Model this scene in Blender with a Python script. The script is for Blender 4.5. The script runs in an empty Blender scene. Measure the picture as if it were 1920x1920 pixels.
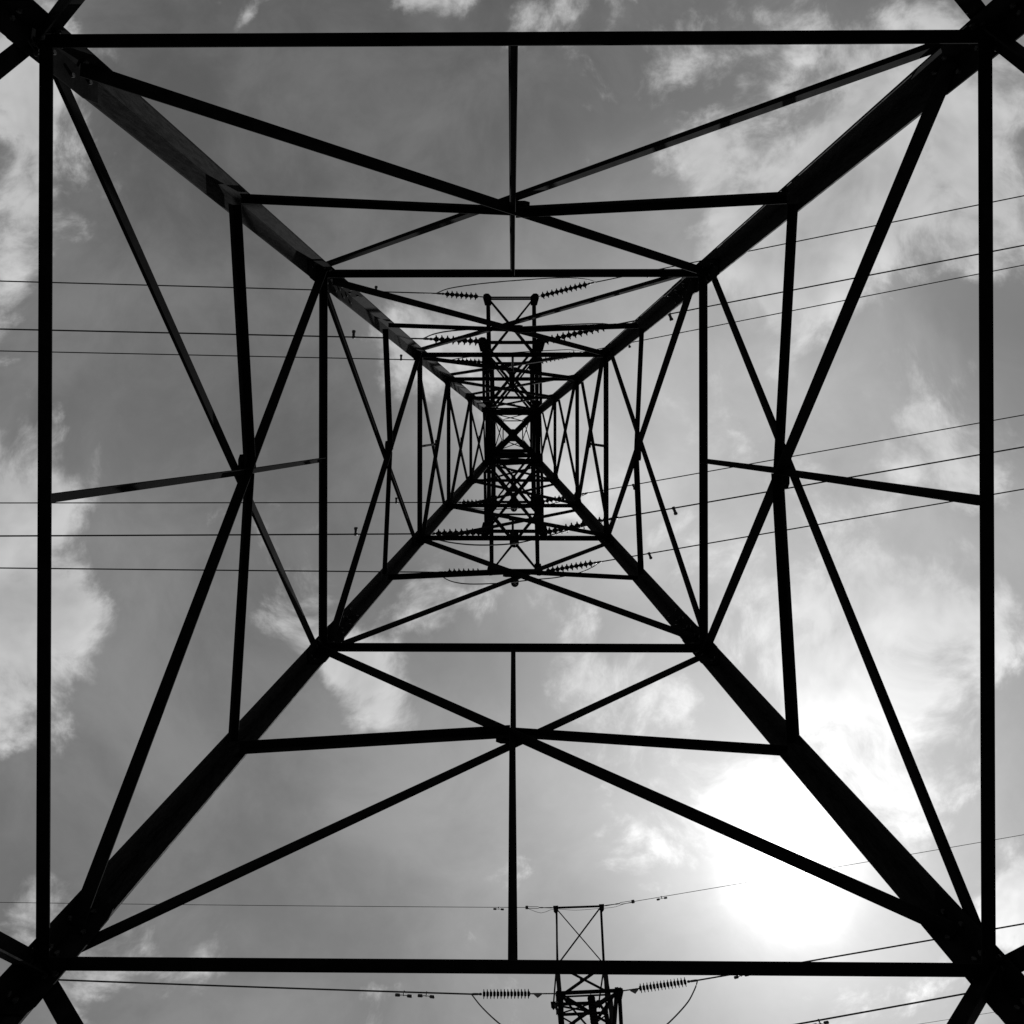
import bpy, bmesh, math, random
from mathutils import Vector, Matrix
random.seed(7)

# ------------------------------------------------------------------ scene, camera, sky, sun
sc = bpy.context.scene
COL = sc.collection
F = 1400.0                 # focal length in pixels of the 1920 px photograph
CAM = Vector((0.0, -0.502, 1.6))
FWD = Vector((-0.0096, -0.0060, 1.0)).normalized()     # looking straight up, a hair off plumb
ZEN = (961.6, 791.0)       # where the zenith falls in the frame
zc = -FWD
xc = Vector((1, 0, 0)); xc = (xc - zc * xc.dot(zc)).normalized()
yc = zc.cross(xc)
PP = (ZEN[0] - F * 0.0096, ZEN[1] - F * 0.0060)        # principal point
cam_d = bpy.data.cameras.new('camera')
cam = bpy.data.objects.new('camera', cam_d); COL.objects.link(cam)
cam.matrix_world = Matrix(((xc.x, yc.x, zc.x, CAM.x), (xc.y, yc.y, zc.y, CAM.y), (xc.z, yc.z, zc.z, CAM.z), (0, 0, 0, 1)))
cam_d.sensor_width = 36.0
cam_d.lens = 36.0 * F / 1920.0
cam_d.shift_x = (960.0 - PP[0]) / 1920.0
cam_d.shift_y = (PP[1] - 960.0) / 1920.0
cam_d.clip_start = 0.05; cam_d.clip_end = 5000.0
sc.camera = cam

sc.view_settings.view_transform = 'Standard'
sc.view_settings.look = 'None'
sc.view_settings.exposure = 0.0
sc.view_settings.gamma = 1.0
sc.view_settings.use_curve_mapping = False
sc.cycles.max_bounces = 3; sc.cycles.diffuse_bounces = 2; sc.cycles.glossy_bounces = 2

SUN_DIR = Vector((0.3667, 0.5936, 1.0)).normalized()
sun_el = math.asin(SUN_DIR.z)
sun_az = math.atan2(SUN_DIR.x, SUN_DIR.y)              # clockwise from +Y
sd = bpy.data.lights.new('sun', 'SUN'); sd.energy = 5.0; sd.angle = math.radians(0.53); sd.color = (1.0, 1.0, 1.0)
so = bpy.data.objects.new('sun', sd); COL.objects.link(so)
so.location = SUN_DIR * 80
so.rotation_euler = (-SUN_DIR).to_track_quat('-Z', 'Y').to_euler()

world = bpy.data.worlds.new('World'); sc.world = world; world.use_nodes = True
NT = world.node_tree; NT.nodes.clear()

class G:                                               # tiny node-graph helper
    def __init__(s, nt): s.nt = nt
    def n(s, t, **k):
        o = s.nt.nodes.new(t)
        for a, b in k.items(): setattr(o, a, b)
        return o
    def put(s, sock, v):
        if isinstance(v, bpy.types.NodeSocket): s.nt.links.new(v, sock)
        else: sock.default_value = v
    def m(s, op, a, b=None, c=None, clamp=False):
        o = s.n('ShaderNodeMath', operation=op); o.use_clamp = clamp
        s.put(o.inputs[0], a)
        if b is not None: s.put(o.inputs[1], b)
        if c is not None: s.put(o.inputs[2], c)
        return o.outputs[0]
    def v(s, op, a, b=None, out=0):
        o = s.n('ShaderNodeVectorMath', operation=op)
        s.put(o.inputs[0], a)
        if b is not None: s.put(o.inputs['Scale' if op == 'SCALE' else 1], b)
        return o.outputs[out]
    def noise(s, vec, scale, detail=6, rough=0.55, lac=2.0, dist=0.0, col=False):
        o = s.n('ShaderNodeTexNoise'); o.noise_dimensions = '3D'
        s.put(o.inputs['Vector'], vec)
        for k, x in (('Scale', scale), ('Detail', detail), ('Roughness', rough), ('Lacunarity', lac), ('Distortion', dist)): o.inputs[k].default_value = x
        return o.outputs['Color' if col else 'Fac']
    def ss(s, x, a, b, lo=0.0, hi=1.0, kind='SMOOTHSTEP'):
        o = s.n('ShaderNodeMapRange', interpolation_type=kind)
        s.put(o.inputs[0], x); s.put(o.inputs[1], a); s.put(o.inputs[2], b); s.put(o.inputs[3], lo); s.put(o.inputs[4], hi)
        return o.outputs[0]
    def mix(s, f, a, b):
        o = s.n('ShaderNodeMix', data_type='FLOAT'); s.put(o.inputs[0], f); s.put(o.inputs[2], a); s.put(o.inputs[3], b)
        return o.outputs[0]
    def xyz(s, x, y, z):
        o = s.n('ShaderNodeCombineXYZ'); s.put(o.inputs[0], x); s.put(o.inputs[1], y); s.put(o.inputs[2], z)
        return o.outputs[0]

def build_sky():
    g = G(NT)
    dirv = g.v('NORMALIZE', g.n('ShaderNodeTexCoord').outputs['Generated'])
    sep = g.n('ShaderNodeSeparateXYZ'); g.put(sep.inputs[0], dirv)
    zz = g.m('MAXIMUM', sep.outputs[2], 0.12)
    # position on the cloud layer, in units of its height above the ground
    P = g.xyz(g.m('DIVIDE', sep.outputs[0], zz), g.m('DIVIDE', sep.outputs[1], zz), 0.0)
    sky = g.n('ShaderNodeTexSky', sky_type='NISHITA')
    sky.sun_disc = False; sky.sun_elevation = sun_el; sky.sun_rotation = sun_az
    sky.altitude = 200; sky.air_density = 1.0; sky.dust_density = 0.35; sky.ozone_density = 1.0
    sp = g.n('ShaderNodeSeparateColor'); g.put(sp.inputs[0], sky.outputs[0])
    bw = g.m('ADD', g.m('MULTIPLY', sp.outputs[0], 0.50), g.m('ADD', g.m('MULTIPLY', sp.outputs[1], 0.35), g.m('MULTIPLY', sp.outputs[2], 0.15)))
    clear = g.m('MULTIPLY', bw, SKY_K)
    cosS = g.v('DOT_PRODUCT', dirv, tuple(SUN_DIR), out=1)
    ang = g.m('ARCCOSINE', g.m('MINIMUM', cosS, 0.99999))         # radians from the sun
    # turbulence of the cloud layer
    w1 = g.v('SCALE', g.v('SUBTRACT', g.noise(P, 2.3, 2, 0.5, col=True), (0.5, 0.5, 0.5)), 0.26)
    w2 = g.v('SCALE', g.v('SUBTRACT', g.noise(P, 7.0, 2, 0.5, col=True), (0.5, 0.5, 0.5)), 0.06)
    Q = g.v('ADD', g.v('ADD', P, w1), w2)
    QB = g.v('ADD', g.v('ADD', P, g.v('SCALE', w1, 0.3)), w2)
    def field(off, det):   # billows of the layer
        q = g.v('ADD', Q, off)
        return g.noise(q, 4.6, det, 0.62)
    n0 = field((3.17, 1.31, 0.4), 9)
    n1 = field((3.17 + SUN_DIR.x * 0.06, 1.31 + SUN_DIR.y * 0.06, 0.4), 4)
    # where banks of cloud gather: (px, py, rx, ry, turn, amount) on the layer
    def banks(rows, lo, hi):
      acc = None
      for (bx, by, rx, ry, rot, amt) in rows:
        mp = g.n('ShaderNodeMapping', vector_type='TEXTURE')
        g.put(mp.inputs['Vector'], QB)
        mp.inputs['Location'].default_value = ((bx - ZEN[0]) / F, (by - ZEN[1]) / F, 0)
        mp.inputs['Rotation'].default_value = (0, 0, math.radians(rot))
        mp.inputs['Scale'].default_value = (rx / F, ry / F, 1)
        r = g.v('LENGTH', mp.outputs[0], out=1)
        b = g.ss(r, lo, hi, amt, 0.0)
        acc = b if acc is None else g.m('ADD', acc, b)
      return acc
    acc = banks(BANKS, 0.15, 1.45)
    thin = banks(VEILS, 0.0, 1.7)
    d = g.m('ADD', n0, acc)
    dsun = g.m('ADD', n1, acc)
    thick = g.ss(d, 0.53, 0.92)
    alpha = g.m('MULTIPLY', g.ss(d, 0.52, 0.69), 0.90)
    veil = g.ss(g.noise(g.v('ADD', Q, (7.7, 2.2, 0.0)), 1.6, 7, 0.55), 0.36, 0.74)
    mott = g.ss(g.noise(g.v('ADD', Q, (4.1, 8.3, 0.0)), 3.4, 7, 0.62), 0.34, 0.72)
    lit = g.m('SUBTRACT', d, dsun)                                # > 0 on the sides turned to the sun
    glow = g.m('EXPONENT', g.m('MULTIPLY', ang, -4.0))            # forward scattering in the cloud
    cl = g.m('ADD', 0.48, g.m('MULTIPLY', glow, 0.62))
    cl = g.m('MULTIPLY', cl, g.m('ADD', 1.08, g.m('MULTIPLY', lit, 1.6)))
    cl = g.m('MULTIPLY', cl, g.m('SUBTRACT', 1.08, g.m('MULTIPLY', thick, 0.22)))
    fine = g.noise(g.v('ADD', Q, (1.7, 5.2, 0.0)), 9.0, 8, 0.6)
    cl = g.m('MULTIPLY', cl, g.ss(fine, 0.2, 0.8, 0.86, 1.14, 'LINEAR'))
    haze = g.m('ADD', g.m('MULTIPLY', thin, g.m('ADD', 0.55, g.m('MULTIPLY', veil, 0.75))), g.m('MULTIPLY', mott, 0.075))
    base = g.m('ADD', g.m('MULTIPLY', clear, g.ss(fine, 0.2, 0.8, 0.97, 1.03, 'LINEAR')), haze)
    out = g.mix(alpha, base, cl)
    # bright aureole of the sun behind thin cloud
    ragged = g.m('MULTIPLY', ang, g.ss(n0, 0.25, 0.75, 1.26, 0.78, 'LINEAR'))
    aur = g.m('ADD', g.m('MULTIPLY', g.m('EXPONENT', g.m('MULTIPLY', g.m('POWER', g.m('DIVIDE', ragged, 0.048), 2.0), -1.0)), 2.4),
              g.m('MULTIPLY', g.m('EXPONENT', g.m('DIVIDE', ragged, -0.115)), 0.55))
    out = g.m('ADD', out, aur)
    bg = g.n('ShaderNodeBackground'); g.put(bg.inputs['Color'], g.xyz(out, out, out)); bg.inputs['Strength'].default_value = 1.0
    g.nt.links.new(bg.outputs[0], g.n('ShaderNodeOutputWorld').inputs['Surface'])

SKY_K = 0.090
VEILS = [    # broad sheets of thin high cloud
    (1190, 760, 360, 340, 0, 0.40), (1130, 1370, 400, 330, 0, 0.20), (1600, 1080, 440, 560, 0, 0.22), (1560, 300, 420, 280, 0, 0.14), (150, 1000, 260, 420, 0, 0.05),
]
BANKS = [
    # upper edge and upper right
    (1120, 70, 150, 110, 20, 0.09), (1330, 290, 85, 100, 25, 0.16), (1480, 140, 260, 120, 20, 0.06),
    (1500, 430, 200, 150, -30, 0.23), (1740, 320, 250, 260, 0, 0.19), (1640, 110, 200, 100, 0, 0.05), (790, 10, 100, 45, 0, 0.15),
    (480, 20, 80, 20, -38, 0.11),
    # left
    (60, 120, 130, 150, 0, 0.17), (20, 380, 60, 200, 0, 0.10), (90, 900, 150, 120, 0, 0.18), (40, 1130, 160, 190, 10, 0.18), (20, 1380, 120, 130, 0, 0.14),
    # middle low
    (580, 1200, 160, 65, 20, 0.21), (700, 1300, 110, 70, 50, 0.19), (1100, 1230, 110, 110, 0, 0.12), (1260, 1320, 70, 60, 0, 0.08),
    # right
    (1560, 640, 190, 130, -10, 0.09), (1420, 860, 110, 110, 30, 0.12), (1640, 900, 200, 190, 0, 0.09), (1580, 1170, 200, 220, 20, 0.17),
    (1730, 1400, 170, 170, 30, 0.17), (1860, 760, 130, 180, 0, 0.10), (1900, 1640, 90, 120, 0, 0.16), (1380, 1500, 150, 120, 0, 0.10),
    # holes of clear sky
    (530, 930, 110, 120, 0, -0.13),
    (420, 1880, 260, 90, 0, -0.12),
    (1390, 790, 70, 90, 0, -0.10), (330, 1200, 150, 330, 0, -0.12),
    (800, 480, 300, 110, 0, -0.14), (980, 230, 110, 110, 0, -0.10), (950, 1280, 150, 120, 0, -0.09), (480, 1330, 130, 170, 0, -0.10),
    (650, 230, 420, 230, 0, -0.20), (330, 700, 260, 330, 0, -0.14), (700, 1620, 420, 220, 0, -0.12), (1180, 430, 130, 120, 0, -0.12), (1800, 1000, 160, 90, 0, -0.08),
]
build_sky()
world.cycles.sampling_method = 'MANUAL'; world.cycles.sample_map_resolution = 256

# ------------------------------------------------------------------ helpers
def ray_at(px, py, h):
    """World point at height h above the lens that the photograph shows at (px, py)."""
    d = xc * ((px - PP[0]) / F) - yc * ((py - PP[1]) / F) + FWD
    return CAM + d * (h / d.z)

def project(p):
    q = p - CAM
    w = q.dot(FWD)
    return (PP[0] + F * q.dot(xc) / w, PP[1] - F * q.dot(yc) / w)

def link(name, me, mat=None, parent=None):
    o = bpy.data.objects.new(name, me); COL.objects.link(o)
    if mat is not None and me is not None and not me.materials: me.materials.append(mat)
    if parent is not None: o.parent = parent
    return o

def empty(name, loc=(0, 0, 0), parent=None, rz=0.0):
    o = bpy.data.objects.new(name, None); COL.objects.link(o)
    o.location = loc; o.rotation_euler = (0, 0, rz)
    o.empty_display_size = 0.2
    if parent is not None: o.parent = parent
    return o

def tag(o, label=None, cat=None, group=None, kind=None):
    if label: o['label'] = label
    if cat: o['category'] = cat
    if group: o['group'] = group
    if kind: o['kind'] = kind
    return o

def mesh(name, verts, faces):
    me = bpy.data.meshes.new(name); me.from_pydata([tuple(v) for v in verts], [], faces); me.update()
    return me

def prism(name, ring0, ring1):
    n = len(ring0)
    faces = [tuple(range(n))[::-1], tuple(range(n, 2 * n))]
    for i in range(n):
        j = (i + 1) % n
        faces.append((i, j, n + j, n + i))
    me = mesh(name, list(ring0) + list(ring1), faces)
    bm = bmesh.new(); bm.from_mesh(me); bmesh.ops.recalc_face_normals(bm, faces=bm.faces); bm.to_mesh(me); bm.free()
    return me

def angle_bar(name, p0, p1, n, a, t, mat, parent, off=0.0, side=1, edge=1):
    """Rolled steel angle from p0 to p1: one flange flat against the plane of normal n, the other standing on its edge."""
    p0 = Vector(p0); p1 = Vector(p1)
    d = (p1 - p0).normalized()
    n = Vector(n); n = (n - d * n.dot(d)).normalized()
    u = d.cross(n) * edge
    k = n * side
    prof = [(-a / 2, 0), (a / 2, 0), (a / 2, a), (a / 2 - t, a), (a / 2 - t, t), (-a / 2, t)]
    base = n * off
    o = p0
    r0 = [base + u * x + k * y for x, y in prof]
    r1 = [(p1 - p0) + v for v in r0]
    ob = link(name, prism(name, r0, r1), mat, parent)
    ob.location = o
    return ob

def plate(name, c, e1, e2, n, pts, t, mat, parent, off=0.0):
    e1 = Vector(e1); e2 = Vector(e2); n = Vector(n).normalized()
    r0 = [e1 * x + e2 * y + n * off for x, y in pts]
    r1 = [v + n * t for v in r0]
    ob = link(name, prism(name, r0, r1), mat, parent); ob.location = c
    return ob

def bolts(c_list, n, r, hgt, mat, parent, origin):
    """Hexagonal bolt heads of one plate."""
    vs, fs = [], []
    n = Vector(n).normalized(); a = n.orthogonal().normalized(); b = n.cross(a)
    for c in c_list:
        i0 = len(vs); c = Vector(c) - Vector(origin)
        for hh in (-0.004, hgt):
            for k in range(6):
                w = k * math.pi / 3
                vs.append(c + (a * math.cos(w) + b * math.sin(w)) * r + n * hh)
        fs.append(tuple(i0 + 6 + k for k in range(6)))
        for k in range(6): fs.append((i0 + k, i0 + (k + 1) % 6, i0 + 6 + (k + 1) % 6, i0 + 6 + k))
    ob = link('bolts', mesh('bolts', vs, fs), mat, parent)
    tag(ob, kind='stuff')
    return ob

def tube(name, pts, r, mat, parent=None, seg=7, caps=True):
    pts = [Vector(p) for p in pts]; o = pts[0]
    vs, fs = [], []
    up = Vector((0.0, 0.0, 1.0))
    for i, p in enumerate(pts):
        t = (pts[min(i + 1, len(pts) - 1)] - pts[max(i - 1, 0)]).normalized()
        ref = up if abs(t.z) < 0.9 else Vector((1, 0, 0))
        a = t.cross(ref).normalized(); b = t.cross(a)
        rr = r[i] if isinstance(r, (list, tuple)) else r
        for k in range(seg):
            w = 2 * math.pi * k / seg
            vs.append(p - o + (a * math.cos(w) + b * math.sin(w)) * rr)
    for i in range(len(pts) - 1):
        for k in range(seg):
            j = (k + 1) % seg
            fs.append((i * seg + k, i * seg + j, (i + 1) * seg + j, (i + 1) * seg + k))
    if caps:
        fs.append(tuple(range(seg))[::-1]); fs.append(tuple((len(pts) - 1) * seg + k for k in range(seg)))
    me = mesh(name, vs, fs)
    for f in me.polygons: f.use_smooth = len(f.vertices) == 4
    ob = link(name, me, mat, parent); ob.location = o
    return ob

def lathe_mesh(name, prof, seg=14):
    vs, fs = [], []
    for r, z in prof:
        for k in range(seg):
            w = 2 * math.pi * k / seg
            vs.append((r * math.cos(w), r * math.sin(w), z))
    for i in range(len(prof) - 1):
        for k in range(seg):
            j = (k + 1) % seg
            fs.append((i * seg + k, i * seg + j, (i + 1) * seg + j, (i + 1) * seg + k))
    fs.append(tuple(range(seg))[::-1]); fs.append(tuple((len(prof) - 1) * seg + k for k in range(seg)))
    me = mesh(name, vs, fs)
    for f in me.polygons: f.use_smooth = True
    return me

# ------------------------------------------------------------------ materials (the picture is black and white)
def material(name, lo, hi, scale, rough=0.6, metal=0.0, spec=0.3, bump=0.0, stretch=None):
    m = bpy.data.materials.new(name); m.use_nodes = True
    g = G(m.node_tree); bs = m.node_tree.nodes['Principled BSDF']
    tc = g.n('ShaderNodeTexCoord').outputs['Object']
    vec = tc
    if stretch:
        mp = g.n('ShaderNodeMapping'); g.put(mp.inputs[0], tc); mp.inputs['Scale'].default_value = stretch; vec = mp.outputs[0]
    f = g.noise(vec, scale, 8, 0.62)
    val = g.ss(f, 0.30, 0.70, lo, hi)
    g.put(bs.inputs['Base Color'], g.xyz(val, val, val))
    g.put(bs.inputs['Roughness'], g.ss(f, 0.3, 0.7, rough - 0.08, rough + 0.1))
    bs.inputs['Metallic'].default_value = metal
    bs.inputs['Specular IOR Level'].default_value = spec
    if bump:
        b = g.n('ShaderNodeBump'); b.inputs['Strength'].default_value = bump; b.inputs['Distance'].default_value = 0.004
        g.put(b.inputs['Height'], g.noise(tc, scale * 6, 5, 0.6)); g.put(bs.inputs['Normal'], b.outputs[0])
    return m

STEEL = material('weathered_dark_steel', 0.003, 0.009, 6.0, 0.88, 0.0, 0.02, 0.35)  # toned darker than the legs so braces stay black where sun strikes them
LEGSTEEL = material('sunlit_leg_steel', 0.002, 0.014, 14.0, 0.75, 0.0, 0.05, 0.4, (3.0, 3.0, 0.5))  # sunlit look put into the colour: reaches lighter tones than the brace steel
BOLT = material('bolt_steel', 0.02, 0.04, 30.0, 0.5, 0.0, 0.3)
CABLE = material('stranded_cable', 0.030, 0.050, 3.0, 0.6, 0.0, 0.2)
GLASS = material('glazed_porcelain', 0.006, 0.014, 12.0, 0.75, 0.0, 0.0)
HARDWARE = material('forged_fittings', 0.03, 0.05, 14.0, 0.55, 0.0, 0.3)
CONCRETE = material('footing_concrete', 0.22, 0.34, 5.0, 0.85, 0.0, 0.2, 0.5)
GROUND = material('dark_turf', 0.022, 0.045, 0.8, 0.95, 0.0, 0.1, 0.6)

# ------------------------------------------------------------------ the ground
def build_ground():
    n = 24; S = 2500.0
    xs = [math.copysign(abs(i / n) ** 3, i) * S for i in range(-n, n + 1)]
    vs = [(x, y, -0.02 + 0.05 * math.sin(x * 0.31) * math.cos(y * 0.27) * min(1, (x * x + y * y) / 200.0)) for y in xs for x in xs]
    m = 2 * n + 1
    fs = [(j * m + i, j * m + i + 1, (j + 1) * m + i + 1, (j + 1) * m + i) for j in range(m - 1) for i in range(m - 1)]
    o = link('ground', mesh('ground', vs, fs), GROUND); tag(o, kind='structure')
build_ground()

# ------------------------------------------------------------------ lattice tower
FACES = [((0, -1), (1, 0)), ((1, 0), (0, 1)), ((0, 1), (-1, 0)), ((-1, 0), (0, -1))]

class Tower:
    def __init__(s, name, loc, rz, width, label, cat='tower'):
        s.root = empty(name, loc, None, rz); tag(s.root, label, cat); s.width = width
    def fp(s, f, t, z):                               # point on face f, t metres along it
        (nx, ny), (ex, ey) = FACES[f]; w = s.width(z) / 2
        return Vector((nx * w + ex * t, ny * w + ey * t, z))
    def fn(s, f, z):
        sl = (s.width(z) - s.width(z + 0.1)) / 0.2
        (nx, ny), _ = FACES[f]
        return Vector((nx, ny, sl)).normalized()
    def leg(s, z0, z1, a, t):
        for sx in (-1, 1):
            for sy in (-1, 1):
                def ring(z):
                    w = s.width(z) / 2
                    pts = [(0, 0), (a, 0), (a, t), (t, t), (t, a), (0, a)]
                    return [Vector((sx * (w - x), sy * (w - y), z)) for x, y in pts]
                r0, r1 = ring(z0), ring(z1); o = r0[0].copy()
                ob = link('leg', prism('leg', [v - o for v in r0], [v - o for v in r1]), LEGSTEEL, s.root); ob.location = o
    def splice(s, z, a, t, ln=0.55):
        """Inner cover plates with bolts where two leg lengths meet."""
        for sx in (-1, 1):
            for sy in (-1, 1):
                for ax in (0, 1):
                    def pt(q, zz):
                        w = s.width(zz) / 2
                        x, y = (q, t + 0.001) if ax == 0 else (t + 0.001, q)
                        return Vector((sx * (w - x), sy * (w - y), zz))
                    inn = Vector((0, -sy, 0)) if ax == 0 else Vector((-sx, 0, 0))
                    qa, qb = t + 0.016, a - 0.008
                    r0 = [pt(qa, z - ln / 2), pt(qb, z - ln / 2), pt(qb, z + ln / 2), pt(qa, z + ln / 2)]
                    o = r0[0].copy()
                    ob = link('splice_plate', prism('splice_plate', [v - o for v in r0], [v - o + inn * 0.012 for v in r0]), STEEL, s.root); ob.location = o
                    cs = []
                    for k in range(5):
                        zz = z - ln / 2 + ln * (k + 0.5) / 5
                        cs.append(pt(qa + (qb - qa) * (0.3 if k % 2 else 0.7), zz) + inn * 0.012)
                    bolts(cs, inn, 0.019, 0.016, BOLT, ob, o)
    def bar(s, name, f, p0, p1, a, t=0.009, off=0.0, side=-1, edge=1, parent=None):
        z = (p0.z + p1.z) / 2
        if name != 'horizontal_strut':                # erection tolerance
            p0 = p0 + Vector((random.uniform(-1, 1), random.uniform(-1, 1), random.uniform(-1, 1))) * 0.006
            p1 = p1 + Vector((random.uniform(-1, 1), random.uniform(-1, 1), random.uniform(-1, 1))) * 0.006
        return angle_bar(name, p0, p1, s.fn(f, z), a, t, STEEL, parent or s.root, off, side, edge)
    def ring(s, z, a, inset, t=0.009, off=-0.03, name='horizontal_strut', edge=1, side=-1):
        for f in range(4):
            w = s.width(z) / 2 - inset
            s.bar(name, f, s.fp(f, -w, z), s.fp(f, w, z), a, t, off, side, edge)
    def gusset_leg(s, f, end, z, up, dn, wd, tleg, drop=0.0):
        """Plate on the inner side of the leg flange where bracing meets the leg."""
        n = s.fn(f, z); _, (ex, ey) = FACES[f]; e = Vector((ex, ey, 0)) * -end
        c = s.fp(f, end * (s.width(z) / 2 - 0.03), z)
        v = (s.fp(f, end * (s.width(z + 1) / 2 - 0.03), z + 1) - c).normalized()
        pts = [(0, -dn), (wd * 0.85, -dn), (wd, -dn * 0.8), (wd, up * 0.75), (wd * 0.8, up), (0, up)]
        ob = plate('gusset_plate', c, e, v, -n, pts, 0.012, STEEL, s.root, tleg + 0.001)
        cs = []
        for k in range(5):
            cs.append(c + v * (-dn * 0.8 + (dn + up) * 0.8 * k / 4 + 0.02) + e * (0.05 + 0.05 * (k % 2)) - n * (tleg + 0.013))
        for k in range(3):
            cs.append(c + e * (wd * (0.5 + 0.17 * k)) + v * (0.02 - dn * 0.1 * k) - n * (tleg + 0.013))
        bolts(cs, -n, 0.017, 0.016, BOLT, ob, c)
    def gusset_mid(s, f, z, hw, hh, off, round_=0.3):
        n = s.fn(f, z); _, (ex, ey) = FACES[f]; e = Vector((ex, ey, 0)); c = s.fp(f, 0, z)
        v = n.cross(e); v = v if v.z > 0 else -v
        pts = [(-hw, -hh * (1 - round_)), (-hw * (1 - round_), -hh), (hw * (1 - round_), -hh), (hw, -hh * (1 - round_)),
               (hw, hh * (1 - round_)), (hw * (1 - round_), hh), (-hw * (1 - round_), hh), (-hw, hh * (1 - round_))]
        ob = plate('gusset_plate', c, e, v, -n, pts, 0.011, STEEL, s.root, off)
        cs = [c + e * (hw * x) + v * (hh * y) - n * (off + 0.011) for x, y in ((-.7, .5), (-.4, .25), (.7, -.5), (.4, -.25), (-.7, -.5), (.7, .5), (0, .6), (0, -.6))]
        bolts(cs, -n, 0.016, 0.015, BOLT, ob, c)

    def x_panel(s, z0, z1, al, a_thick, a_thin, strut=0.0, hang_lo=0.0, hang_hi=0.0, plate_hw=0.2, gus=True, tleg=0.016, sdrop=0.2, inset=0.05, lift=0.0, sin=0.05):
        zr = z0; z0 = z0 + lift
        w0 = s.width(z0) / 2 - inset; w1 = s.width(z1) / 2 - inset
        tc = w0 / (w0 + w1); zx = z0 + (z1 - z0) * tc
        for f in range(4):
            s.bar('diagonal_brace', f, s.fp(f, -w0, z0), s.fp(f, w1, z1), a_thick, 0.010, -(tleg + 0.016), -1, 1)
            zt_ = zr + lift * 0.4; s.bar('diagonal_brace', f, s.fp(f, s.width(zt_) / 2 - inset, zt_), s.fp(f, -w1, z1), a_thin, 0.008, 0.004, 1, 1)
            if strut:
                zs = zx - sdrop; ws = s.width(zs) / 2 - sin
                s.bar('secondary_strut', f, s.fp(f, -ws, zs), s.fp(f, -0.02, zx - 0.015), strut, 0.008, -(tleg + 0.030), -1, -1)
                s.bar('secondary_strut', f, s.fp(f, 0.02, zx - 0.015), s.fp(f, ws, zs), strut * 1.25, 0.008, -(tleg + 0.030), -1, -1)
            if hang_lo: s.bar('hanger', f, s.fp(f, 0, zr + 0.02), s.fp(f, 0, zx), hang_lo, 0.006, -(tleg + 0.045), -1, 1)
            if hang_hi: s.bar('hanger', f, s.fp(f, 0, zx), s.fp(f, 0, z1 - 0.02), hang_hi, 0.006, -(tleg + 0.045), -1, 1)
            if plate_hw: s.gusset_mid(f, zx, plate_hw, plate_hw * 0.7, tleg + 0.001)
        return zx

    def arm(s, f, zb, L, zt, npan, chord, lace, shear=0.0, whalf=None, tip_rise=0.0, tipbar=None):
        """Box crossarm on face f: two bottom chords, two top chords falling to the tips, laced."""
        (nx, ny), (ex, ey) = FACES[f]
        n = Vector((nx, ny, 0)); e = Vector((ex, ey, 0)); up = Vector((0, 0, 1))
        A = empty('crossarm', (0, 0, 0), s.root)
        wb = s.width(zb) / 2; wt = s.width(zt) / 2; wh = whalf or wb
        sh = Vector((-ny * 0 + shear * ny * 0, 0, 0))
        def bp(side, q):                              # bottom chord point, q 0 at body .. 1 at tip
            r = wb + (L - wb) * q
            p = n * r + e * (side * (wb + (wh - wb) * q)) + up * zb
            return p + Vector((shear * p.y, 0, 0))
        def tp(side, q):
            r = wt + (L - wt) * q
            p = n * r + e * (side * (wt + (wh - wt) * q)) + up * (zt + (zb + 0.10 + tip_rise - zt) * q)
            return p + Vector((shear * p.y, 0, 0))
        for sd_ in (-1, 1):
            angle_bar('chord', bp(sd_, 0), bp(sd_, 1) + n * 0.05, -up, chord, 0.010, STEEL, A, 0.0, -1, sd_)
            angle_bar('chord', tp(sd_, 0), tp(sd_, 1), e * sd_, chord * 0.9, 0.009, STEEL, A, -0.02, -1, 1)
            for k in range(npan):
                q0, q1 = k / npan, (k + 1) / npan
                angle_bar('web_member', bp(sd_, q1 - 0.02), tp(sd_, q0 + 0.02), e * sd_, lace, 0.006, STEEL, A, -0.035, -1, 1)
                if k: angle_bar('web_member', bp(sd_, q0), tp(sd_, q0), e * sd_, lace, 0.006, STEEL, A, -0.045, -1, 1)
            # attachment plate at the tip
            c = bp(sd_, 1)
            pts = [(-0.16, -0.34), (0.09, -0.34), (0.17, -0.04), (0.15, 0.10), (0.06, 0.15), (-0.06, 0.14), (-0.17, 0.02)]
            pl = plate('tip_plate', c, e * sd_, n, -up, pts, 0.014, STEEL, A, 0.003)
            bolts([c + n * (-0.05 * j) + e * (0.03 * (-1) ** j) - up * 0.017 for j in range(5)], -up, 0.017, 0.016, BOLT, pl, c)
        angle_bar('tip_bar', bp(-1, 1), bp(1, 1), -up, tipbar or lace * 0.8, 0.008, STEEL, A, -0.02, -1, 1)
        angle_bar('tip_bar', tp(-1, 0.99), tp(1, 0.99), n, lace, 0.008, STEEL, A, 0.012, -1, 1)
        for k in range(npan):
            q0, q1 = k / npan, (k + 1) / npan
            for fn_, o0 in ((bp, 0.0), (tp, 0.0)):
                nm = 'lacing_bar'
                angle_bar(nm, fn_(-1, q1), fn_(1, q0), -up, lace, 0.006, STEEL, A, -0.025 if fn_ is bp else 0.03, -1, 1)
                angle_bar(nm, fn_(1, q1), fn_(-1, q0), -up, lace, 0.006, STEEL, A, -0.036 - lace if fn_ is bp else 0.045 + lace, -1, 1)
            if k: angle_bar('lacing_bar', bp(-1, q0), bp(1, q0), -up, lace, 0.006, STEEL, A, -0.05 - lace, -1, 1)
            c = (bp(-1, (q0 + q1) / 2) + bp(1, (q0 + q1) / 2)) / 2
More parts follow.
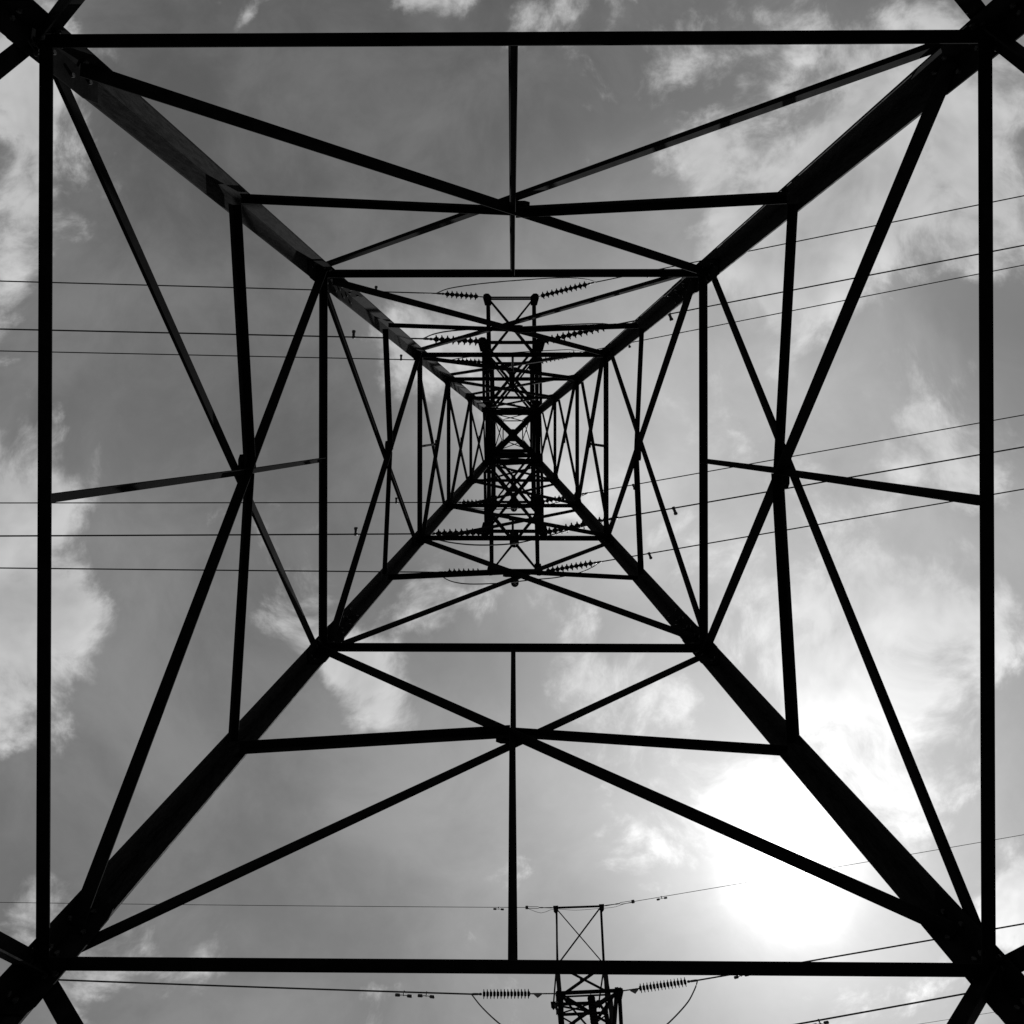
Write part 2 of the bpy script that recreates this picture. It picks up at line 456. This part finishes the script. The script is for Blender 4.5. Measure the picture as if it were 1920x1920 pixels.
            pts = [(-0.10, -0.05), (-0.07, -0.14), (0.07, -0.14), (0.10, -0.05), (0.10, 0.05), (0.07, 0.14), (-0.07, 0.14), (-0.10, 0.05)]
            plate('lacing_plate', c, e, n, -up, pts, 0.010, STEEL, A, 0.004)
            # small corner plates where lacing meets the chords
            for sd_ in (-1, 1):
                c2 = bp(sd_, q0 if k else 0.02)
                pts = [(0.0, -0.20), (-0.14, -0.10), (-0.17, 0.06), (-0.10, 0.22), (0.0, 0.25)]
                plate('corner_plate', c2, e * sd_, n, -up, pts, 0.010, STEEL, A, 0.0145)
        return bp, A

HC = 1.6                                              # lens height above the ground
def zz(h): return h + HC

# ---- the tower over the camera
H_A, H_B, H_C, H_D, H_E, H_F = 4.784, 9.78, 15.30, 18.40, 21.81, 25.05
H_M, H_T, H_TOP, H_PK = 30.0, 35.0, 36.5, 43.5
WF = 7.078 - 0.2075 * H_F
def w_main(z):
    h = z - HC
    if h <= H_F: return 7.078 - 0.2075 * h
    if h <= H_TOP: return WF
    return WF + (1.22 - WF) * (h - H_TOP) / (H_PK - H_TOP)

T1 = Tower('lattice_tower', (0, 0, 0), 0.0, w_main, 'dark steel lattice pylon rising straight overhead with four converging legs')
SX = 1.016                                            # its plan is a touch wider across the picture
T1.root.scale = (SX, 1, 1)
AL = 0.198
def build_main():
    s = T1
    for f in range(4):
        sx, sy = [(-1, -1), (1, -1), (1, 1), (-1, 1)][f]
        w = s.width(0) / 2 - 0.05
        prof = [(0.62, -0.4), (0.60, 0.10), (0.50, 0.16), (0.30, 0.17)]
        ob = link('footing', lathe_mesh('footing', prof, 16), CONCRETE, s.root); ob.location = (sx * w, sy * w, 0)
    s.leg(0.05, zz(H_B) + 0.9, AL, 0.018)
    s.leg(zz(H_B) + 0.9, zz(H_D) + 0.4, AL * 0.98, 0.017)
    s.leg(zz(H_D) + 0.4, zz(H_F), AL * 0.9, 0.016)
    s.leg(zz(H_F), zz(H_TOP), 0.13, 0.014)
    s.leg(zz(H_TOP), zz(H_PK), 0.085, 0.010)
    s.splice(zz(H_B) + 0.9, AL, 0.018, 0.8)
    s.splice(zz(H_D) + 0.4, AL * 0.9, 0.017, 0.6)
    # below the first ring: crossed diagonals down to the footings
    z0, z1 = 0.45, zz(H_A)
    w0 = s.width(z0) / 2 - 0.07; w1 = s.width(z1) / 2 - 0.07
    for f in range(4):
        s.bar('diagonal_brace', f, s.fp(f, -w1, z1), s.fp(f, w0, z0), 0.105, 0.010, -0.034, -1, 1)
        s.bar('diagonal_brace', f, s.fp(f, w1, z1), s.fp(f, -w0, z0), 0.105, 0.010, 0.004, 1, 1)
    # rings
    s.ring(zz(H_A), 0.090, 0.10, off=-0.066, edge=1)
    s.ring(zz(H_B), 0.085, 0.05, off=-0.034, edge=-1)
    s.ring(zz(H_C), 0.085, 0.05, off=-0.033, edge=-1)
    s.ring(zz(H_D), 0.080, 0.05, off=-0.032, edge=-1)
    s.ring(zz(H_E), 0.075, 0.05, off=-0.030, edge=-1)
    s.ring(zz(H_F), 0.150, 0.05, off=-0.030, edge=-1)
    # panels
    s.x_panel(zz(H_A), zz(H_B), AL, 0.112, 0.088, 0.072, 0.062, 0.058, 0.17, sdrop=0.34, lift=0.34, sin=AL - 0.06)
    s.x_panel(zz(H_B), zz(H_C), AL, 0.100, 0.085, 0.064, 0, 0, 0.17, sdrop=0.36, lift=0.36, sin=AL - 0.06)
    s.x_panel(zz(H_C), zz(H_D), AL, 0.090, 0.075, 0, 0.05, 0, 0.09, lift=0.3)
    s.x_panel(zz(H_D), zz(H_E), AL, 0.080, 0.070, 0, 0, 0, 0.08, lift=0.25)
    s.x_panel(zz(H_E), zz(H_F), AL, 0.070, 0.062, 0, 0, 0, 0.07)
    for f in range(4):
        for e in (-1, 1):
            s.gusset_leg(f, e, zz(H_A), 0.58, 0.32, 0.188, 0.018)
            s.gusset_leg(f, e, zz(H_B), 0.52, 0.40, 0.195, 0.018)
            s.gusset_leg(f, e, zz(H_C), 0.48, 0.40, 0.19, 0.017)
            s.gusset_leg(f, e, zz(H_D), 0.40, 0.35, 0.185, 0.016)
            s.gusset_leg(f, e, zz(H_E), 0.40, 0.40, 0.18, 0.016)
            s.gusset_leg(f, e, zz(H_F), 0.45, 0.40, 0.20, 0.016)
    # cage between the crossarms
    lev = [H_F, H_F + 1.7, H_M, H_M + 1.7, H_T, H_TOP]
    for i in range(len(lev) - 1):
        s.x_panel(zz(lev[i]), zz(lev[i + 1]), 0.13, 0.062, 0.055, 0, 0, 0, 0.06, tleg=0.014)
        s.ring(zz(lev[i + 1]), 0.085, 0.04, off=-0.028, edge=-1)
    s.x_panel(zz(H_TOP), zz(H_PK), 0.085, 0.05, 0.045, 0, 0, 0, 0.06, tleg=0.010)
    s.ring(zz(H_PK), 0.06, 0.03, off=-0.02, edge=-1)
    # plan bracing inside the cage
    for h, a in ((H_F, 0.10), (H_M, 0.09), (H_T, 0.09), (H_TOP, 0.08)):
        w = s.width(zz(h)) / 2 - 0.06
        up = (0, 0, 1)
        z = zz(h) + 0.05
        angle_bar('plan_brace', (-w, -w, z), (w, w, z), up, a, 0.009, STEEL, s.root, 0.0, 1, 1)
        angle_bar('plan_brace', (w, -w, z), (-w, w, z), up, a, 0.009, STEEL, s.root, -0.012, -1, 1)
        c = Vector((0, 0, z - 0.022)); q = 0.15
        pts = [(-q, -q * .5), (-q * .5, -q), (q * .5, -q), (q, -q * .5), (q, q * .5), (q * .5, q), (-q * .5, q), (-q, q * .5)]
        plate('plan_plate', c, (1, 0, 0), (0, 1, 0), (0, 0, -1), pts, 0.010, STEEL, s.root, a)
    tips = {}
    for f, sd_ in ((0, 'u'), (2, 'd')):
        for key, h, L, dz, npan in (('low', H_F, 3.20, 1.7, 1), ('mid', H_M, 5.52, 1.7, 2), ('top', H_T, 3.285, 1.5, 1)):
            bp, A = s.arm(f, zz(h), L, zz(h + dz), npan, 0.095, 0.074, shear=0.0136)
            a, b = bp(-1, 1), bp(1, 1)
            tips[(key, sd_)] = sorted((Vector((a.x * SX, a.y, a.z)), Vector((b.x * SX, b.y, b.z))), key=lambda p: p.x)
            A['label'] = {'low': 'lowest short crossarm', 'mid': 'long middle crossarm', 'top': 'topmost short crossarm'}[key]
    return tips
TIPS = build_main()

# ------------------------------------------------------------------ insulators, conductors, jumpers, dampers
def disc_mesh(r, pitch):
    prof = [(0.034, 0.0), (0.062, 0.004), (0.074, 0.030), (0.078, 0.052), (0.105, 0.066), (r * 0.93, 0.080), (r, 0.094), (r * 0.985, 0.114), (r * 0.80, 0.112), (0.085, 0.118), (0.055, 0.150), (0.032, pitch)]
    return lathe_mesh('insulator_disc', [(a * (r / 0.15) if i not in (6, 7) else a, b * pitch / 0.19) for i, (a, b) in enumerate(prof)], 14)
DISC = disc_mesh(0.15, 0.19); DISC.materials.append(GLASS)
DISC2 = disc_mesh(0.165, 0.146); DISC2.materials.append(GLASS)

def axis_matrix(p, d):
    x = Vector((0.0, 0.0, -1.0)); x = x - d * x.dot(d)
    if x.length < 1e-3: x = Vector((1.0, 0, 0)) - d * d.x
    x.normalize(); y = d.cross(x)
    return Matrix.Translation(p) @ Matrix(((x.x, y.x, d.x), (x.y, y.y, d.y), (x.z, y.z, d.z))).to_4x4()

def insulator_string(p0, p1, n, label, group, disc=DISC, pitch=0.19, clamp=0.34, yoke=False, rl=0.017):
    p0 = Vector(p0); p1 = Vector(p1)
    root = empty('insulator_string', p0); tag(root, label, 'insulator', group)
    d = (p1 - p0).normalized(); L = (p1 - p0).length
    body = n * pitch; lk = max(0.05, L - body - clamp)
    root.matrix_world = axis_matrix(p0, d)
    def piece(name, me, z, mat=None):
        o = link(name, me, mat, root); o.location = (0, 0, z); return o
    sh = []
    k = max(2, int(lk / 0.11))
    for i in range(k):                                # shackles and links
        z0 = lk * i / k; z1 = lk * (i + 1) / k
        sh += [(rl, z0), (rl * 1.7, z0 + (z1 - z0) * 0.15), (rl * 1.1, z0 + (z1 - z0) * 0.5), (rl * 1.7, z0 + (z1 - z0) * 0.85)]
    sh.append((rl, lk + 0.01))
    piece('shackle_link', lathe_mesh('shackle_link', sh, 8), 0, HARDWARE)
    if yoke:
        o = plate('yoke_plate', (0, 0, lk * 0.72), (1, 0, 0), (0, 0, 1), (0, 1, 0), [(-0.02, -0.16), (0.05, -0.18), (0.24, 0.02), (0.05, 0.17), (-0.02, 0.18)], 0.02, HARDWARE, root)
    for i in range(n):
        o = bpy.data.objects.new('insulator_disc', disc); COL.objects.link(o); o.parent = root; o.location = (0, 0, lk + i * pitch)
    z0 = lk + body
    piece('dead_end_clamp', lathe_mesh('dead_end_clamp', [(0.020, 0), (0.045, 0.03), (0.048, 0.10), (0.028, 0.13), (0.040, 0.17), (0.042, clamp * 0.8), (0.030, clamp)], 8), z0, HARDWARE)
    return root

def conductor(p0, edge, r, label, group, slope=0.075, length=110.0, name='conductor'):
    """Wire leaving p0, hanging in a shallow catenary, through the direction the photograph gives."""
    p0 = Vector(p0)
    h = p0.z - HC
    he = h
    for _ in range(6):
        q = ray_at(edge[0], edge[1], he)
        s_ = Vector((q.x - p0.x, q.y - p0.y, 0)).length
        he = h - slope * s_ + slope / 260.0 * s_ * s_
    d = Vector((q.x - p0.x, q.y - p0.y, 0)).normalized()
    pts = []
    for i in range(41):
        s_ = length * (i / 40) ** 1.3
        pts.append(p0 + d * s_ + Vector((0, 0, -slope * s_ + slope / 260.0 * s_ * s_)))
    o = tube(name, pts, r, CABLE, None, 7); tag(o, label, 'cable', group)
    def at(px):                                       # point of the wire seen at column px
        lo, hi = 0.0, length
        for _ in range(40):
            m_ = (lo + hi) / 2; P = p0 + d * m_ + Vector((0, 0, -slope * m_ + slope / 260 * m_ * m_))
            x = project(P)[0]
            if (x < px) == (d.x > 0): lo = m_
            else: hi = m_
        return P, d
    return at

def smooth(pts, sub=6):
    out = []
    P = [pts[0]] + pts + [pts[-1]]
    for i in range(1, len(P) - 2):
        for k in range(sub):
            t = k / sub
            a, b, c, d = P[i - 1], P[i], P[i + 1], P[i + 2]
            out.append(0.5 * ((2 * b) + (c - a) * t + (2 * a - 5 * b + 4 * c - d) * t * t + (3 * b - a - 3 * c + d) * t ** 3))
    out.append(pts[-1]); return out

def jumper(pl, pr, px, r, label, group, name='jumper_cable'):
    """Slack loop between two dead ends, hanging in the upright plane through both."""
    pl = Vector(pl); pr = Vector(pr)
    pts = [pl]
    for (x, y) in px:
        h = pl.z - HC
        for _ in range(8):
            q = ray_at(x, y, h)
            t = min(1, max(0, (q.x - pl.x) / (pr.x - pl.x)))
            Y = pl.y + (pr.y - pl.y) * t
            h = h * (Y - CAM.y) / (q.y - CAM.y)
        pts.append(ray_at(x, y, h))
    pts.append(pr)
    o = tube(name, smooth(pts), r, CABLE, None, 6); tag(o, label, 'cable', group)

def side_damper(P, d, out, label, scale=1.0):
    """Bell weight on a short arm clamped to the wire."""
    root = empty('vibration_damper', P); tag(root, label, 'damper', 'dampers on the conductors')
    out = Vector(out).normalized(); root.matrix_world = axis_matrix(P, out)
    a = link('clamp', lathe_mesh('clamp', [(0.03, -0.05 * scale), (0.055, -0.04 * scale), (0.06, 0.03 * scale), (0.04, 0.06 * scale)], 8), HARDWARE, root)
    b = link('weight', lathe_mesh('weight', [(0.036, 0.055 * scale), (0.050, 0.07 * scale), (0.046, 0.13 * scale), (0.062, 0.16 * scale), (0.066, 0.21 * scale), (0.045, 0.235 * scale)], 8), HARDWARE, root)

def twin_damper(P, d, label, s=1.0):
    """Two weights on a messenger wire under the cable."""
    root = empty('vibration_damper', P); tag(root, label, 'damper', 'dampers on the conductors')
    d = Vector((d.x, d.y, 0)).normalized()
    up = Vector((0, 0, 1)); y = up.cross(d)
    root.matrix_world = Matrix.Translation(P) @ Matrix(((d.x, y.x, 0), (d.y, y.y, 0), (0, 0, 1))).to_4x4()
    link('clamp', prism('clamp', [Vector((-.03, -.03, .04)) * s, Vector((.03, -.03, .04)) * s, Vector((.03, .03, .04)) * s, Vector((-.03, .03, .04)) * s],
                        [Vector((-.02, -.02, -.2)) * s, Vector((.02, -.02, -.2)) * s, Vector((.02, .02, -.2)) * s, Vector((-.02, .02, -.2)) * s]), HARDWARE, root)
    tube('messenger_wire', [Vector((-0.30, 0, -0.19)) * s, Vector((0, 0, -0.17)) * s, Vector((0.30, 0, -0.19)) * s], 0.014 * s, HARDWARE, root, 6)
    for sx in (-1, 1):
        tube('weight', [Vector((sx * 0.14, 0, -0.185)) * s, Vector((sx * 0.17, 0, -0.19)) * s, Vector((sx * 0.34, 0, -0.195)) * s, Vector((sx * 0.36, 0, -0.195)) * s], [0.03 * s, 0.058 * s, 0.058 * s, 0.03 * s], HARDWARE, root, 8)

ARMN = {('mid', 'u'): 'long crossarm at the top of the picture', ('low', 'u'): 'lowest upper crossarm', ('top', 'u'): 'smallest upper crossarm nearest the tower core',
        ('mid', 'd'): 'long crossarm below the tower core', ('low', 'd'): 'lowest crossarm on the lower side', ('top', 'd'): 'smallest lower crossarm nearest the core'}
SPEC = {   # key: (h, left end px, n left, right end px, n right, left edge, right edge, jumper px)
    ('mid', 'u'): (30.0, (818, 550), 7, (1117, 529), 10, (0, 527), (1920, 367), [(838, 542), (870, 536), (920, 530), (980, 525), (1050, 521), (1095, 523)]),
    ('low', 'u'): (25.05, (793, 635), 8, (1146, 610), 11, (0, 617), (1920, 460), [(815, 626), (850, 620), (912, 616), (1000, 612), (1080, 608), (1130, 607)]),
    ('top', 'u'): (35.0, (842, 676), 7, (1094, 660), 10, (0, 658), (1920, 497), [(860, 672), (890, 668), (930, 664), (980, 660), (1035, 657), (1070, 656)]),
    ('top', 'd'): (35.0, (852, 942), 7, (1104, 924), 11, (0, 943), (1920, 778), [(870, 950), (910, 955), (965, 953), (1010, 950), (1050, 941), (1085, 932)]),
    ('low', 'd'): (25.05, (798, 1001), 8, (1141, 974), 11, (0, 1005), (1920, 838), [(815, 1010), (850, 1018), (900, 1022), (965, 1019), (1020, 1007), (1060, 996), (1110, 983)]),
    ('mid', 'd'): (30.0, (822, 1073), 7, (1128, 1053), 10, (0, 1065), (1920, 917), [(832, 1083), (850, 1091), (880, 1095), (930, 1094), (965, 1091), (1000, 1087), (1050, 1082), (1095, 1071)]),
}
WIRES = {}
GI = 'insulator strings of the overhead tower'; GC = 'conductors of the overhead tower'; GJ = 'jumper loops of the overhead tower'
for key, (h, le, nl, re, nr, ledge, redge, jp) in SPEC.items():
    a, b = TIPS[key]
    nm = ARMN[key]
    pl = ray_at(le[0], le[1], h - 0.22); pr = ray_at(re[0], re[1], h - 0.28)
    a2 = a + Vector((-0.10, 0, -0.02)); b2 = b + Vector((0.10, 0, -0.02))
    insulator_string(a2, pl, nl, 'ribbed insulator string pulling left from the ' + nm, GI)
    insulator_string(b2, pr, nr, 'slanted insulator string pulling right from the ' + nm, GI)
    dl = (pl - a2).normalized() * 0.06; dr = (pr - b2).normalized() * 0.06
    WIRES[key + ('l',)] = conductor(pl - dl, ledge, 0.026, 'thin black cable running left from the ' + nm, GC)
    WIRES[key + ('r',)] = conductor(pr - dr, redge, 0.024, 'thin black cable rising right from the ' + nm, GC)
    jumper(pl, pr, jp, 0.022, 'slack jumper cable looping past the ' + nm, GJ)
    if key[1] == 'd':
        m_ = (a + b) / 2 + Vector((0, 0.02, -0.05))
        e = m_ + Vector((0.0, 0.05, -1.95))
        insulator_string(m_, e, 9, 'insulator hanging straight down, seen end on, from the ' + nm, 'hanging insulators seen from below', clamp=0.12)
LEFT_D = {('mid', 'u'): 705, ('low', 'u'): 663, ('top', 'u'): 752, ('top', 'd'): 743, ('low', 'd'): 667}
RIGHT_D = {('mid', 'u'): 1212, ('low', 'u'): 1255, ('top', 'u'): 1178, ('top', 'd'): 1187, ('low', 'd'): 1263, ('mid', 'd'): 1217}
for key, x in LEFT_D.items():
    P, d = WIRES[key + ('l',)](x)
    side_damper(P, d, (0.0, -1, 0.15), 'small damper on the left cable of the ' + ARMN[key], 1.0)
for key, x in RIGHT_D.items():
    P, d = WIRES[key + ('r',)](x)
    side_damper(P, d, (0.35, 0.9, 0.0), 'small damper on the right cable of the ' + ARMN[key], 1.0)

# ------------------------------------------------------------------ the second tower, at the lower edge
K2 = 32.0
W2 = 2.56
tipL = ray_at(1050, 1863, K2); tipR = ray_at(1160, 1858, K2)
RZ2 = math.atan2((tipR - tipL).y, (tipR - tipL).x)
cR = (tipL + tipR) / 2
nrm = Vector((-math.sin(RZ2), math.cos(RZ2), 0))
L2 = 4.6
C2 = cR + nrm * L2; C2.z = 0
H2_TOPB = 38.2
def w_two(z):
    h = z - HC
    if h >= 20: return W2
    return W2 + (20 - h) * 0.26
T2 = Tower('lattice_tower', (C2.x, C2.y, 0), RZ2, w_two, 'second lattice pylon partly seen at the bottom edge behind the lower girder')
T2.root['group'] = 'power pylons'; T1.root['group'] = 'power pylons'
def build_second():
    s = T2
    for sx in (-1, 1):
        for sy in (-1, 1):
            w = s.width(0) / 2 - 0.05
            ob = link('footing', lathe_mesh('footing', [(0.75, -0.4), (0.72, 0.12), (0.6, 0.18), (0.3, 0.19)], 14), CONCRETE, s.root); ob.location = (sx * w, sy * w, 0)
    s.leg(0.05, zz(20), 0.20, 0.02); s.leg(zz(20), zz(H2_TOPB), 0.22, 0.018)
    lv = [-1.3, 6.0, 11.5, 16.0, 20.0, 23.2, 26.0, 29.0, 32.0, 34.2, 36.2, H2_TOPB]
    for i in range(len(lv) - 1):
        s.x_panel(zz(lv[i]), zz(lv[i + 1]), 0.17, 0.095, 0.075, 0, 0, 0, 0.12)
        s.ring(zz(lv[i + 1]), 0.09, 0.05, off=-0.03, edge=-1)
    for h in (20.0, 26.0, 32.0):
        w = w_two(zz(h)) / 2 - 0.06; z = zz(h) + 0.06
        angle_bar('plan_brace', (-w, -w, z), (w, w, z), (0, 0, 1), 0.09, 0.009, STEEL, s.root, 0.0, 1, 1)
        angle_bar('plan_brace', (w, -w, z), (-w, w, z), (0, 0, 1), 0.09, 0.009, STEEL, s.root, -0.012, -1, 1)
    for f in (0, 2):
        for h, L, dz, npan in ((20.0, L2, 2.4, 1), (26.0, 7.4, 2.4, 2), (K2, L2, 2.2, 1)):
            _, A = s.arm(f, zz(h), L, zz(h + dz), npan, 0.17, 0.085, tipbar=0.17)
    # earth-wire horns: tip bar carried on raking posts from the front and back corners of the body
    ends = {}
    inv = s.root.matrix_basis.inverted()
    M = Matrix.Translation((C2.x, C2.y, 0)) @ Matrix.Rotation(RZ2, 4, 'Z')
    Mi = M.inverted()
    for f in (0, 2):
        Hn = empty('earth_wire_horn', (0, 0, 0), s.root)
        (nx, ny), (ex, ey) = FACES[f]
        tl = Mi @ ray_at(1042, 1702, 40.7); tr = Mi @ ray_at(1128, 1699, 40.7)
        if f == 2: tl, tr = Vector((-tl.x, -tl.y, tl.z)), Vector((-tr.x, -tr.y, tr.z))
        sg = ny
        w = W2 / 2 - 0.05
        for q, sx in ((tl, math.copysign(1, tl.x)), (tr, math.copysign(1, tr.x))):
            fr = Vector((sx * w, sg * w, zz(H2_TOPB))); bk = Vector((sx * w, -sg * w, zz(H2_TOPB)))
            angle_bar('post', fr, q, (sx, 0, 0), 0.10, 0.010, STEEL, Hn, 0.0, -1, 1)
            angle_bar('stay', bk, q, (sx, 0, 0), 0.085, 0.009, STEEL, Hn, 0.02, -1, 1)
            plate('tip_plate', q, (1, 0, 0), (0, 1, 0), (0, 0, -1), [(-.14, -.12), (.14, -.12), (.12, .2), (0, .34), (-.12, .2)], 0.014, STEEL, Hn, 0.01)
        fl = Vector((math.copysign(w, tl.x), sg * w, zz(H2_TOPB))); fr = Vector((math.copysign(w, tr.x), sg * w, zz(H2_TOPB)))
        n3 = (tr - tl).cross(fl - tl).normalized()
        angle_bar('tip_bar', tl, tr, (0, 0, 1), 0.11, 0.010, STEEL, Hn, 0.0, -1, 1)
        angle_bar('lacing_bar', tl, fr, n3, 0.055, 0.007, STEEL, Hn, 0.02, 1, 1)
        angle_bar('lacing_bar', tr, fl, n3, 0.075, 0.007, STEEL, Hn, -0.02, -1, 1)
        if f == 0: ends['l'], ends['r'] = M @ tl, M @ tr
    return ends
E2 = build_second()

G2 = 'cables of the second tower'
# conductor dead ends on its near crossarm
pl = ray_at(884, 1864, K2 - 0.2); pr = ray_at(1308, 1838, K2 - 0.2)
insulator_string(tipL + Vector((-0.12, 0, 0)), pl, 14, 'many-ribbed insulator string left of the second pylon at the bottom edge', 'insulator strings of the second tower', DISC2, 0.146, 0.45, True)
insulator_string(tipR + Vector((0.12, 0, 0)), pr, 14, 'many-ribbed insulator string right of the second pylon at the bottom edge', 'insulator strings of the second tower', DISC2, 0.146, 0.45, True)
wl = conductor(pl, (0, 1833), 0.030, 'black cable running left from the second pylon near the bottom edge', G2)
wr = conductor(pr, (1920, 1732), 0.028, 'cable rising right from the second pylon near the bottom edge', G2)
for x in (758, 800):
    P, d = wl(x); twin_damper(P, d, {758: 'twin-weight damper farther along the left cable of the second pylon', 800: 'twin-weight damper nearer the insulator on the left cable of the second pylon'}[x], 1.0)
P, d = wr(1388); twin_damper(P, d, 'twin-weight damper on the right cable of the second pylon', 0.9)
m_ = (tipL + tipR) / 2 + Vector((0.05, 0, -0.05))
insulator_string(m_, m_ + Vector((0.0, 0.1, -2.9)), 17, 'long insulator hanging down inside the second pylon crossarm', 'insulator strings of the second tower', DISC2, 0.146, 0.2)
jumper(pl, pr, [(905, 1890), (940, 1922), (990, 1955), (1060, 1985), (1115, 1990), (1180, 1970), (1240, 1930), (1285, 1885), (1302, 1856)], 0.026, 'slack jumper cable drooping below the second pylon insulators', 'jumper loops of the second tower')
# earth wire dead ends on the near horn
HE = 40.7
for sd_, px_end, edge, col in (('l', (985, 1701.5), (0, 1692), 935), ('r', (1190, 1690), (1920, 1565), 1240)):
    p0 = E2[sd_]; p1 = ray_at(px_end[0], px_end[1], HE - 0.1)
    d = (p1 - p0)
    root = empty('tension_fitting', p0); tag(root, 'small chain of metal fittings on the %s end of the second pylon top bar' % ('left' if sd_ == 'l' else 'right'), 'fitting', 'earth wire fittings')
    root.matrix_world = axis_matrix(p0, d.normalized()); L = d.length
    link('link', lathe_mesh('link', [(0.02, 0), (0.035, 0.08), (0.018, 0.16), (0.03, 0.24), (0.018, L * 0.4), (0.03, L * 0.45), (0.02, L * 0.55)], 7), HARDWARE, root)
    for q in (-1, 1):
        tube('fork_bar', [(0, 0, L * 0.52), (q * 0.07, 0, L * 0.58), (q * 0.07, 0, L * 0.92), (0, 0, L)], 0.014, HARDWARE, root, 5)
    link('clamp', lathe_mesh('clamp', [(0.03, L * 0.90), (0.085, L * 0.91), (0.085, L * 0.99), (0.03, L)], 10), HARDWARE, root)
    at = conductor(p1, edge, 0.013, 'very thin earth wire running %s from the top bar of the second pylon' % ('left' if sd_ == 'l' else 'right'), G2, slope=0.06, name='earth_wire')
    P, d2 = at(col); twin_damper(P, d2, 'tiny twin damper on the %s earth wire of the second pylon' % ('left' if sd_ == 'l' else 'right'), 0.8)
    if sd_ == 'l': EL = p1
    else: ER = p1
mid_pts = [(1010, 1711), (1022, 1710), (1040, 1704.5), (1080, 1706.5), (1122, 1703.5), (1150, 1701), (1170, 1695)]
o = tube('bonding_cable', smooth([EL] + [ray_at(x, y, HE - 0.15) for x, y in mid_pts] + [ER]), 0.010, CABLE, None, 5)
tag(o, 'thin sagging bonding wire under the top bar of the second pylon', 'cable', G2)
# cables of its other crossarms, seen only where they cross the lower right corner
M2 = Matrix.Translation((C2.x, C2.y, 0)) @ Matrix.Rotation(RZ2, 4, 'Z')
q0 = M2 @ Vector((W2 / 2, -7.4, zz(26.0))); 
def far_cable(pa, pb, h, r, label, slope=0.06):
    A = ray_at(pa[0], pa[1], h)
    return conductor(A, pb, r, label, G2, slope=slope)
w3 = far_cable((1330, 1950), (1920, 1843), 26.0, 0.025, 'cable rising right across the lower right corner below the leg joint')
P, d = w3(1535); twin_damper(P, d, 'twin-weight damper on the cable at the lower right edge', 0.8)
far_cable((1500, 1955), (1920, 1889), 40.0, 0.009, 'faintest thin wire in the lower right corner')
